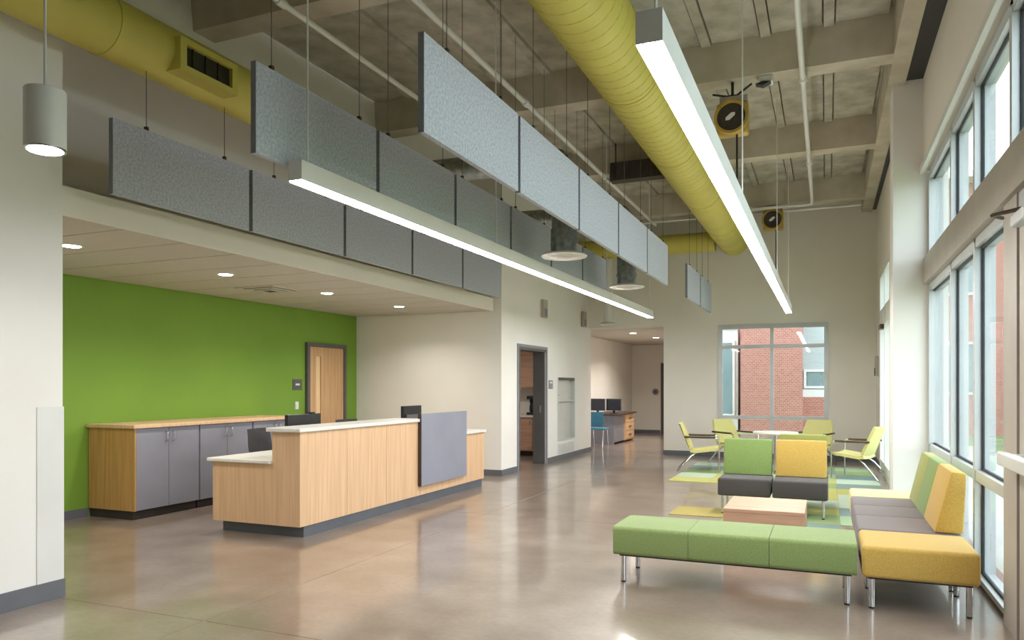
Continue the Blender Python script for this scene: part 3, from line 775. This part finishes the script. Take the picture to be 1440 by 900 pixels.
build('base', MB().lathe([(0.26, 0.008), (0.26, 0.016), (0.05, 0.03), (0.03, 0.05)], -0.8, 13.5, 28), 'chrome', rt, True)

# ------------------------------------------------------------------ ceiling: ducts
def duct(name, label, p0, p1, r, seams, cap=True):
    t = thing(name, label, 'duct', p0, 'yellow ducts')
    p0, p1 = Vector(p0), Vector(p1)
    n = 40
    build('duct_body', MB().tube([p0.lerp(p1, i / n) for i in range(n + 1)], r, 40), 'duct', t, True)
    L = (p1 - p0).length; d = (p1 - p0).normalized()
    for s in seams:
        c = p0 + d * s
        build('seam_ring', MB().tube([c - d * 0.012, c + d * 0.012], r + 0.006, 40), 'duct', t, True)
    return t
md = duct('round_duct', 'large yellow round duct running beside the right linear light', (-1.73, -5.1, 4.45), (-1.73, 15.75, 4.45), 0.31,
          [1.5, 3.6, 5.7, 7.8, 9.9, 12.0, 14.2, 16.5, 18.7, 20.4])
sp = MB(); pts = []
for k in range(int(9.0 / 0.16 * 24)):
    a = 2 * PI * k / 24; yv = 2.2 + 0.16 * k / 24
    pts.append((-1.73 + 0.311 * math.cos(a), yv, 4.45 + 0.311 * math.sin(a)))
sp.tube(pts, 0.0035, 4)
build('spiral_seam', sp, 'duct', md)
ld = duct('round_duct', 'yellow round duct with supply register along the upper left wall', (-4.73, -5.1, 4.06), (-4.73, 14.9, 4.06), 0.213,
          [6.5, 8.85, 11.2, 13.5, 16.0, 18.3])
fx0, fx1 = -4.5, -4.465
rgst = build('register_frame', MB().box(-4.62, fx1, 4.2, 4.26, 3.88, 4.13).box(-4.62, fx1, 4.73, 4.79, 3.88, 4.13).box(-4.62, fx1, 4.26, 4.73, 3.88, 3.925).box(-4.66, fx1, 4.26, 4.73, 4.085, 4.13), 'duct', ld)
build('register_back', MB().box(-4.505, fx0, 4.26, 4.73, 3.925, 4.085), 'dark_slot', rgst)
for k in range(3):
    build('louver', MB().box(fx0, fx0 + 0.012, 4.34 + k * 0.13, 4.346 + k * 0.13, 3.925, 4.085), 'dark_slot', rgst)
duct('round_duct', 'short yellow cross duct near the far wall', (-4.9, 15.45, 4.4), (-2.06, 15.45, 4.4), 0.2, [0.6, 1.8, 2.7])

# round diffusers on galvanised drops
def drop(label, x, y, z, r=0.24, rd=0.135, dm='galv'):
    t = thing('round_diffuser', label, 'air diffuser', (x, y, z), 'round ceiling diffusers')
    build('drop_duct', MB().lathe([(rd, z + 0.03), (rd, z + 0.16), (rd + 0.01, z + 0.16), (rd + 0.01, z + 0.19), (rd, z + 0.19), (rd, 3.75)], x, y, 28), dm, t, True)
    if x > -4:
        build('elbow_run', MB().tube([(x, y, 3.75), (x - 0.02, y, 3.84), (x - 0.08, y, 3.92), (x - 0.17, y, 3.95), (-4.45, y, 3.97)], rd, 28), dm, t, True)
    else:
        build('elbow_run', MB().tube([(x, y, 3.75), (x, y, 4.19)], rd, 28), dm, t, True)
    dsk = build('diffuser_disc', MB().lathe([(r, z), (r + 0.01, z + 0.012), (r - 0.02, z + 0.035), (0.13, z + 0.05)], x, y, 36), 'white_metal', t, True)
    build('cone', MB().lathe([(0.15, z - 0.006), (0.16, z - 0.002), (0.15, z + 0.0)], x, y, 28), 'stone', dsk, True)
    build('cone', MB().lathe([(0.07, z - 0.014), (0.08, z - 0.01), (0.07, z - 0.006)], x, y, 24), 'white_metal', dsk, True)
drop('round white diffuser on a galvanised drop, nearest of three', -2.6, 7.62, 2.88)
drop('round white diffuser on a galvanised drop, behind the nearest one', -2.6, 10.35, 2.88)
drop('small round diffuser hanging by the corridor opening', -4.28, 15.45, 2.79, 0.17, 0.09, 'white_metal')

# ------------------------------------------------------------------ acoustic baffles
def baffle(label, x, y0, y1, z0=2.86, z1=3.4):
    t = thing('acoustic_baffle', label, 'baffle', (x, (y0 + y1) / 2, z0), 'grey felt baffles')
    build('felt_panel', MB().box(x - 0.018, x + 0.018, y0, y1, z0, z1), 'felt', t)
    build('edge_band', MB().box(x - 0.0185, x + 0.0185, y0 - 0.004, y0, z0, z1), 'felt_edge', t)
    build('edge_band', MB().box(x - 0.0185, x + 0.0185, y1, y1 + 0.004, z0, z1), 'felt_edge', t)
    for f in ((0.12, 0.85) if -3.5 < x < -2.5 else (0.22, 0.8)):
        yy = y0 + f * (y1 - y0)
        top = ZD - 0.03
        for by in beams:
            if by - 0.06 < yy < by + 0.34: top = ZB
        if x < -4: top = 3.847
        wv = build('hanging_wire', MB().tube([(x, yy, z1), (x, yy, top)], 0.003, 5), 'frame_grey', t)
        build('wire_clip', MB().box(x - 0.012, x + 0.012, yy - 0.012, yy + 0.012, z1, z1 + 0.03), 'bronze', wv)
rows = [(-4.68, [3.77, 5.17, 6.56, 7.95, 9.32, 10.66], 'row beside the upper left wall'),
        (-3.09, [3.43, 4.74, 6.0, 7.28, 8.54, 9.8, 11.06], 'middle row over the left linear light'),
        (-2.065, [3.6, 5.01, 6.43, 7.81, 9.2, 10.53], 'bright row below the ceiling pipe')]
for x, ed, nm in rows:
    for i in range(len(ed) - 1):
        baffle('%s grey felt baffle in the %s' % (ORD[i], nm), x, ed[i] + 0.012, ed[i + 1] - 0.035, *((2.9, 3.455) if x > -2.5 else (2.86, 3.4)))
baffle('grey felt baffle past the gap, nearer of the far two', -2.065, 12.1, 13.4, 2.9, 3.455)
baffle('grey felt baffle hanging farthest, close to the far window', -2.065, 13.47, 14.75, 2.9, 3.455)

# ------------------------------------------------------------------ lights
def linear(label, x, y0, y1, z, up):
    t = thing('linear_light', label, 'light', (x, (y0 + y1) / 2, z), 'linear pendant lights')
    w_ = 0.05
    build('housing', MB().box(x - w_, x + w_, y0, y1, z + 0.008, z + 0.13), 'white_metal', t)
    build('diffuser', MB().box(x - w_ + 0.006, x + w_ - 0.006, y0 + 0.006, y1 - 0.006, z, z + 0.008), 'strip', t)
    if up: build('added_ceiling_fill', MB().box(x - w_ + 0.01, x + w_ - 0.01, y0 + 0.2, y1 - 0.2, z + 0.13, z + 0.134), 'ceiling_fill', t)  # glowing strip added on the housing to lift the ceiling brightness
    for yy in (y0 + 0.12, y0 + 0.3 * (y1 - y0), y0 + 0.7 * (y1 - y0), y1 - 0.12):
        top = ZD - 0.03
        for by in beams:
            if by - 0.06 < yy < by + 0.34: top = ZB
        build('cable', MB().tube([(x, yy, z + 0.13), (x, yy, top)], 0.006, 6), 'white_metal', t)
linear('long left linear pendant light over the reception desk', -3.0, 3.7, 13.75, 2.75, False)
linear('bright right linear pendant light over the lounge', -0.6, 2.72, 13.75, 2.75, True)
pl = thing('pendant_cylinder', 'white cylinder pendant light hanging at the upper left', 'light', (-3.82, 2.69, 2.75))
build('shade', MB().lathe([(0.088, 2.76), (0.1, 2.755), (0.1, 3.06), (0.096, 3.065), (0.02, 3.066)], -3.82, 2.69, 36), 'white_metal', pl, True)
build('stem', MB().tube([(-3.82, 2.69, 3.066), (-3.82, 2.69, 4.9)], 0.007, 8), 'white_metal', pl)
build('lens', MB().lathe([(0.08, 2.741), (0.086, 2.745)], -3.82, 2.69, 28), 'lens', pl)
build('trim_ring', MB().lathe([(0.088, 2.746), (0.1, 2.746), (0.1, 2.755), (0.088, 2.755)], -3.82, 2.69, 28), 'chrome', pl, True)
def area_lamp(parent, loc, size, power, col=(1.0, 0.94, 0.86)):
    l = bpy.data.lights.new('lamp', 'AREA'); l.shape = 'DISK'; l.size = size; l.energy = power; l.color = col
    l.spread = math.radians(140)
    o = bpy.data.objects.new('lamp', l); C.objects.link(o); o.parent = parent
    rl = rootloc(parent); o.location = (loc[0] - rl[0], loc[1] - rl[1], loc[2] - rl[2])
area_lamp(pl, (-3.82, 2.69, 2.74), 0.15, DOWN_POWER * 0.6)
def downlight(label, x, y, z, power, grp):
    t = thing('downlight', label, 'light', (x, y, z), grp)
    build('trim_ring', MB().lathe([(0.075, z - 0.006), (0.095, z - 0.006), (0.1, z)], x, y, 28), 'white_metal', t, True)
    build('lens', MB().lathe([(0.07, z - 0.009), (0.076, z - 0.006)], x, y, 28), 'lens', t)
    area_lamp(t, (x, y, z - 0.02), 0.14, power)
for i, yy in enumerate((4.58, 6.42, 8.25, 10.08)):
    downlight('%s recessed downlight in the reception ceiling' % ORD[i], -6.16, yy, 2.737, DOWN_POWER, 'reception downlights')
downlight('nearer recessed downlight in the corridor ceiling', -4.35, 17.95, 2.78, DOWN_POWER * 2.0, 'corridor downlights')
downlight('farther recessed downlight in the corridor ceiling', -4.2, 19.9, 2.78, DOWN_POWER * 2.0, 'corridor downlights')
wl = thing('downlight', 'recessed light in the work room ceiling', 'light', (-6.3, 13.6, 2.75))
build('lens', MB().lathe([(0.12, 2.742), (0.13, 2.75)], -6.3, 13.6, 24), 'lens', wl)
area_lamp(wl, (-6.3, 13.6, 2.73), 0.2, DOWN_POWER * 0.6)
# square ceiling diffuser in recess
sd = thing('ceiling_diffuser', 'square air diffuser in the reception ceiling', 'vent', (-6.6, 7.65, 2.75))
for k, (hh, zz) in enumerate(((0.3, 2.733), (0.22, 2.723), (0.14, 2.713))):
    f = MB(); th_ = 0.05
    for a in ((-hh, hh, -hh, -hh + th_), (-hh, hh, hh - th_, hh), (-hh, -hh + th_, -hh + th_, hh - th_), (hh - th_, hh, -hh + th_, hh - th_)):
        f.box(-6.6 + a[0], -6.6 + a[1], 7.65 + a[2], 7.65 + a[3], zz - 0.006, zz + 0.004)
    build('ring', f, 'tile', sd)
build('throat', MB().box(-6.85, -6.35, 7.4, 7.9, 2.732, 2.736), 'black', sd)

# ------------------------------------------------------------------ pipes
def pipe(label, pts, r=0.028, joints=()):
    t = thing('sprinkler_pipe', label, 'pipe', pts[0], 'white ceiling pipes')
    build('pipe_run', MB().tube(pts, r, 12), 'white_metal', t, True)
    for (x, y, z) in joints:
        build('coupling', MB().tube([(x, y - 0.05, z), (x, y + 0.05, z)], r + 0.012, 12), 'white_metal', t, True)
    return t
pipe('white sprinkler pipe at the right of the ceiling, above the cord reels', [(-0.235, -5.1, 4.82), (-0.235, 14.55, 4.82), (-0.255, 14.68, 4.82), (-0.4, 14.72, 4.82), (-1.3, 14.72, 4.82)], 0.03, [(-0.235, 8.7, 4.82), (-0.235, 4.5, 4.82), (-0.235, 12.0, 4.82)])
pipe('white sprinkler pipe running above the bright baffle row', [(-3.2, -5.1, 4.76), (-3.2, 15.1, 4.76)], 0.03, [(-3.2, 4.6, 4.76), (-3.2, 8.0, 4.76), (-3.2, 11.3, 4.76)])
pipe('white sprinkler pipe over the middle baffle row', [(-4.2, -5.1, 4.7), (-4.2, 15.1, 4.7)], 0.026, [(-4.2, 5.0, 4.7)])
pipe('white cross pipe near the far wall under the ceiling', [(-4.3, 15.16, 4.83), (0.6, 15.16, 4.83)], 0.026)

# cord reels
def reel(label, x, y, z, s=1.0, end=3.4):
    t = thing('cord_reel', label, 'cord reel', (x, y, z), 'yellow cord reels on the ceiling')
    R = 0.175 * s
    build('housing', MB().bbox(x - R * 0.95, x + R * 1.0, y - 0.02, y + 0.14, z - R * 1.0, z + R * 1.05, 0.03, 3), 'gold', t, True)
    n = 40
    ring = MB(); vs = []; fs = []
    for k in range(n):
        a = 2 * PI * k / n
        for rr_, yy in ((R * 1.05, y - 0.02), (R * 1.05, y - 0.09), (R * 0.88, y - 0.09), (R * 0.88, y - 0.02)):
            vs.append((x + rr_ * math.cos(a), yy, z + rr_ * math.sin(a)))
    for k in range(n):
        for q in range(4):
            fs.append((k * 4 + q, k * 4 + (q + 1) % 4, ((k + 1) % n) * 4 + (q + 1) % 4, ((k + 1) % n) * 4 + q))
    build('rim', ring.add(vs, fs), 'gold', t, True)
    dr = build('drum', MB().tube([(x, y - 0.065, z), (x, y - 0.02, z)], R * 0.88, 36), 'drum', t, True)
    build('label_plate', MB().prism([(x - 0.06, z - 0.03), (x - 0.02, z - 0.03), (x + 0.04, z + 0.02), (x + 0.04, z + 0.05), (x, z + 0.05), (x - 0.06, z)], 'y', y - 0.07, y - 0.065), 'stone', dr)
    build('bracket', MB().box(x - R * 0.75, x + R * 0.95, y + 0.0, y + 0.12, z + R * 1.05, z + R * 1.45), 'bulkhead', t)
    build('clamp', MB().tube([(x - R * 1.2, y + 0.02, z + R * 1.75), (x - R * 0.3, y + 0.02, z + R * 1.5), (x + R * 0.3, y + 0.02, z + R * 1.5), (x + R * 1.2, y + 0.02, z + R * 2.1)], 0.013, 8)
          .tube([(x, y + 0.06, z + R * 1.4), (x, y + 0.06, ZB if s < 2 else ZB)], 0.016, 8), 'black', t, True)
    build('cord', MB().tube([(x + R * 0.3, y + 0.02, z - R), (x + R * 0.3, y + 0.02, end)], 0.011, 8), 'black', t, True)
reel('yellow cord reel with dark drum, nearer of the two', -0.97, 8.62, 4.47, 1.0, 3.45)
reel('yellow cord reel with dark drum, farther near the end wall', -0.93, 14.9, 4.62, 1.05, 3.4)
jb = thing('junction_box', 'small grey junction box beside the nearer cord reel', 'junction box', (-0.62, 8.68, 4.8))
build('box', MB().bbox(-0.68, -0.54, 8.62, 8.76, 4.83, 4.9, 0.008, 2), 'white_metal', jb)
build('spout', MB().prism([(-0.72, 4.815), (-0.64, 4.79), (-0.56, 4.825), (-0.64, 4.835)], 'y', 8.6, 8.7), 'black', jb)
# return grille on the third beam
gg = thing('return_grille', 'dark slatted return grille beneath the ceiling behind the large duct', 'vent', (-2.9, 11.5, 4.6))
build('grille_box', MB().box(-3.13, -2.3, 11.36, 11.58, 4.7, 4.98), 'drum', gg)
for k in range(4):
    build('slat', MB().box(-3.05 + k * 0.2, -3.03 + k * 0.2, 11.345, 11.36, 4.72, 4.96), 'bronze', gg)
for hx in (-3.05, -2.4):
    build('hanger', MB().tube([(hx, 11.45, 4.98), (hx, 11.45, ZD)], 0.01, 6), 'bronze', gg)

# ------------------------------------------------------------------ small wall items
ws = thing('room_sign', 'dark square room sign left of the maple door', 'sign', (-7.79, 9.66, 1.5))
build('plate', MB().box(-7.8, -7.788, 9.56, 9.78, 1.43, 1.6), 'frame_grey', ws)
build('print_bar', MB().box(-7.788, -7.786, 9.62, 9.72, 1.5, 1.53), 'white_metal', ws)
lsw = thing('light_switch', 'white light switch below the dark sign on the green wall', 'switch', (-7.79, 9.66, 1.18))
build('plate', MB().box(-7.8, -7.792, 9.62, 9.7, 1.12, 1.24), 'white_metal', lsw)
build('rocker', MB().box(-7.792, -7.787, 9.645, 9.675, 1.15, 1.21), 'stone', lsw)
rs = thing('room_sign', 'grey room sign between the open doorway and the fountain', 'sign', (-4.94, 13.68, 1.5))
build('plate', MB().box(-4.95, -4.938, 13.58, 13.8, 1.43, 1.6), 'lam_grey', rs)
build('print_bar', MB().box(-4.938, -4.936, 13.62, 13.76, 1.54, 1.57), 'white_metal', rs)
for i, yy in enumerate((13.25, 15.75)):
    sp_ = thing('wall_speaker', ['grey wall box above the open doorway', 'grey wall box beyond the fountain, high on the wall'][i], 'wall box', (-4.9, yy, 2.9))
    build('box', MB().bbox(-4.95, -4.88, yy - 0.1, yy + 0.1, 2.78, 3.12, 0.01, 2), 'bulkhead', sp_)
    build('grille', MB().box(-4.88, -4.876, yy - 0.08, yy + 0.08, 2.8, 2.95), 'lam_grey', sp_)
fo = thing('drinking_fountain', 'recessed stainless drinking fountain with louvre below', 'fountain', (-5.0, 14.65, 0.2))
build('back_panel', MB().box(-5.05, -5.03, 14.13, 15.17, 0.41, 1.61), 'steel', fo)
build('frame', MB().box(-5.14, -4.94, 14.1, 14.13, 0.38, 1.66).box(-5.14, -4.94, 15.17, 15.2, 0.38, 1.66).box(-5.14, -4.94, 14.13, 15.17, 0.38, 0.41), 'steel', fo)
build('top_slot', MB().box(-5.14, -4.94, 14.13, 15.17, 1.61, 1.66), 'black', fo)
build('basin', MB().prism([(-5.03, 1.2), (-4.97, 1.2), (-4.96, 1.17), (-5.03, 1.14)], 'y', 14.13, 15.17), 'steel', fo)
build('spout', MB().tube([(-5.03, 14.3, 1.3), (-4.99, 14.3, 1.3), (-4.98, 14.3, 1.27)], 0.015, 8), 'chrome', fo, True)
build('louvre_panel', MB().box(-4.95, -4.94, 14.1, 15.15, 0.12, 0.33), 'white_metal', fo)
for k in range(5):
    build('slat', MB().box(-4.94, -4.932, 14.16, 15.09, 0.145 + k * 0.036, 0.157 + k * 0.036), 'steel', fo)
al = thing('fire_alarm', 'small dark alarm pull on the right wall by the corner', 'alarm', (0.89, 15.6, 1.75))
build('box', MB().bbox(0.84, 0.9, 15.5, 15.62, 1.68, 2.05, 0.008, 2), 'bulkhead', al)
build('handle', MB().box(0.83, 0.84, 15.5, 15.61, 1.68, 1.83), 'black', al)

# ------------------------------------------------------------------ work room through the doorway
cbm = thing('base_cabinet', 'beech base cabinet seen through the open doorway', 'cabinet', (-6.1, 15.1, 0))
build('body', MB().box(-7.4, -5.2, 14.8, 15.48, 0.1, 0.82), 'wood_table', cbm)
build('toe_kick', MB().box(-7.4, -5.2, 14.86, 15.48, 0, 0.1), 'toe_dark', cbm)
build('counter', MB().box(-7.42, -5.18, 14.76, 15.49, 0.82, 0.86), 'stone', cbm)
for k in range(4):
    dd = build('door', MB().box(-7.38 + k * 0.545, -6.85 + k * 0.545, 14.78, 14.8, 0.12, 0.8), 'wood_table', cbm)
    build('handle', MB().box(-6.92 + k * 0.545, -6.905 + k * 0.545, 14.755, 14.78, 0.66, 0.76), 'chrome', dd)
ub = thing('wall_cabinet', 'beech wall cabinet seen at the top of the open doorway', 'cabinet', (-6.1, 15.3, 1.45))
build('body', MB().box(-7.4, -5.2, 15.14, 15.5, 1.45, 2.3), 'wood_table', ub)
for k in range(4):
    build('door', MB().box(-7.38 + k * 0.545, -6.85 + k * 0.545, 15.12, 15.14, 1.46, 2.29), 'wood_table', ub)
cm = thing('coffee_maker', 'dark coffee maker on the work room counter', 'appliance', (-5.85, 15.1, 0.86))
build('body', MB().bbox(-5.98, -5.72, 15.0, 15.3, 0.862, 0.92, 0.01, 2).bbox(-5.98, -5.72, 15.2, 15.3, 0.92, 1.2, 0.01, 2).bbox(-5.98, -5.72, 15.0, 15.3, 1.2, 1.28, 0.015, 2), 'black', cm)
build('carafe', MB().lathe([(0.06, 0.922), (0.09, 0.96), (0.085, 1.06), (0.06, 1.12)], -5.85, 15.09, 20), 'screen', cm, True)

# ------------------------------------------------------------------ corridor furniture
cd = thing('computer_desk', 'dark topped computer counter in the corridor', 'desk', (-5.3, 19.2, 0))
build('desk_top', MB().bbox(-5.68, -4.86, 18.35, 20.5, 0.74, 0.775, 0.008, 2), 'dark_brown', cd)
build('end_panel', MB().box(-5.66, -4.95, 18.4, 18.43, 0, 0.74), 'lam_grey', cd)
build('end_panel', MB().box(-5.66, -4.95, 20.42, 20.45, 0, 0.74), 'wood_desk', cd)
build('front_panel', MB().box(-4.98, -4.95, 18.43, 19.4, 0.05, 0.74), 'lam_grey', cd)
build('drawer_unit', MB().box(-5.5, -4.93, 19.42, 20.4, 0.04, 0.74), 'wood_desk', cd)
for k in range(3):
    dw = build('drawer', MB().box(-4.93, -4.91, 19.44, 20.38, 0.08 + k * 0.22, 0.28 + k * 0.22), 'wood_desk', cd)
    build('handle', MB().box(-4.91, -4.895, 19.8, 20.05, 0.17 + k * 0.22, 0.19 + k * 0.22), 'black', dw)
def cmon(label, x, y):
    t = thing('monitor', label, 'monitor', (x, y, 0.776), 'corridor monitors')
    build('housing', MB().bbox(x - 0.2, x + 0.2, y, y + 0.05, 0.85, 1.16, 0.008, 2), 'charcoal', t)
    build('screen', MB().box(x - 0.185, x + 0.185, y - 0.004, y, 0.866, 1.145), 'screen', t)
    build('base', MB().bbox(x - 0.1, x + 0.1, y - 0.06, y + 0.12, 0.776, 0.79, 0.005, 1).box(x - 0.03, x + 0.03, y + 0.02, y + 0.04, 0.79, 0.86), 'black', t)
cmon('left dark monitor on the corridor counter', -5.44, 18.6)
cmon('right dark monitor on the corridor counter', -5.05, 18.75)
bc = thing('blue_chair', 'blue plastic chair at the corridor computer counter', 'chair', (-5.15, 17.75, 0))
build('backrest', MB().prism([(17.5, 0.5), (17.53, 0.5), (17.47, 0.86), (17.44, 0.86)], 'x', -5.36, -4.96, 0.01), 'blue', bc, True)
build('seat', MB().bbox(-5.38, -4.94, 17.5, 17.94, 0.42, 0.46, 0.012, 2), 'blue', bc, True)
for sx_ in (-5.34, -4.98):
    build('leg', MB().tube([(sx_, 17.9, 0.42), (sx_, 17.96, 0)], 0.012, 8), 'chrome', bc, True)
    build('leg', MB().tube([(sx_, 17.5, 0.55), (sx_, 17.54, 0.42), (sx_, 17.46, 0)], 0.012, 8), 'chrome', bc, True)
rsn = thing('round_sign', 'small grey round plate on the corridor end wall', 'sign', (-4.95, 23.38, 1.3))
build('plate', MB().tube([(-4.95, 23.4, 1.3), (-4.95, 23.375, 1.3)], 0.1, 24), 'lam_grey', rsn, True)
build('centre', MB().tube([(-4.95, 23.375, 1.3), (-4.95, 23.368, 1.3)], 0.05, 20), 'frame_grey', rsn, True)
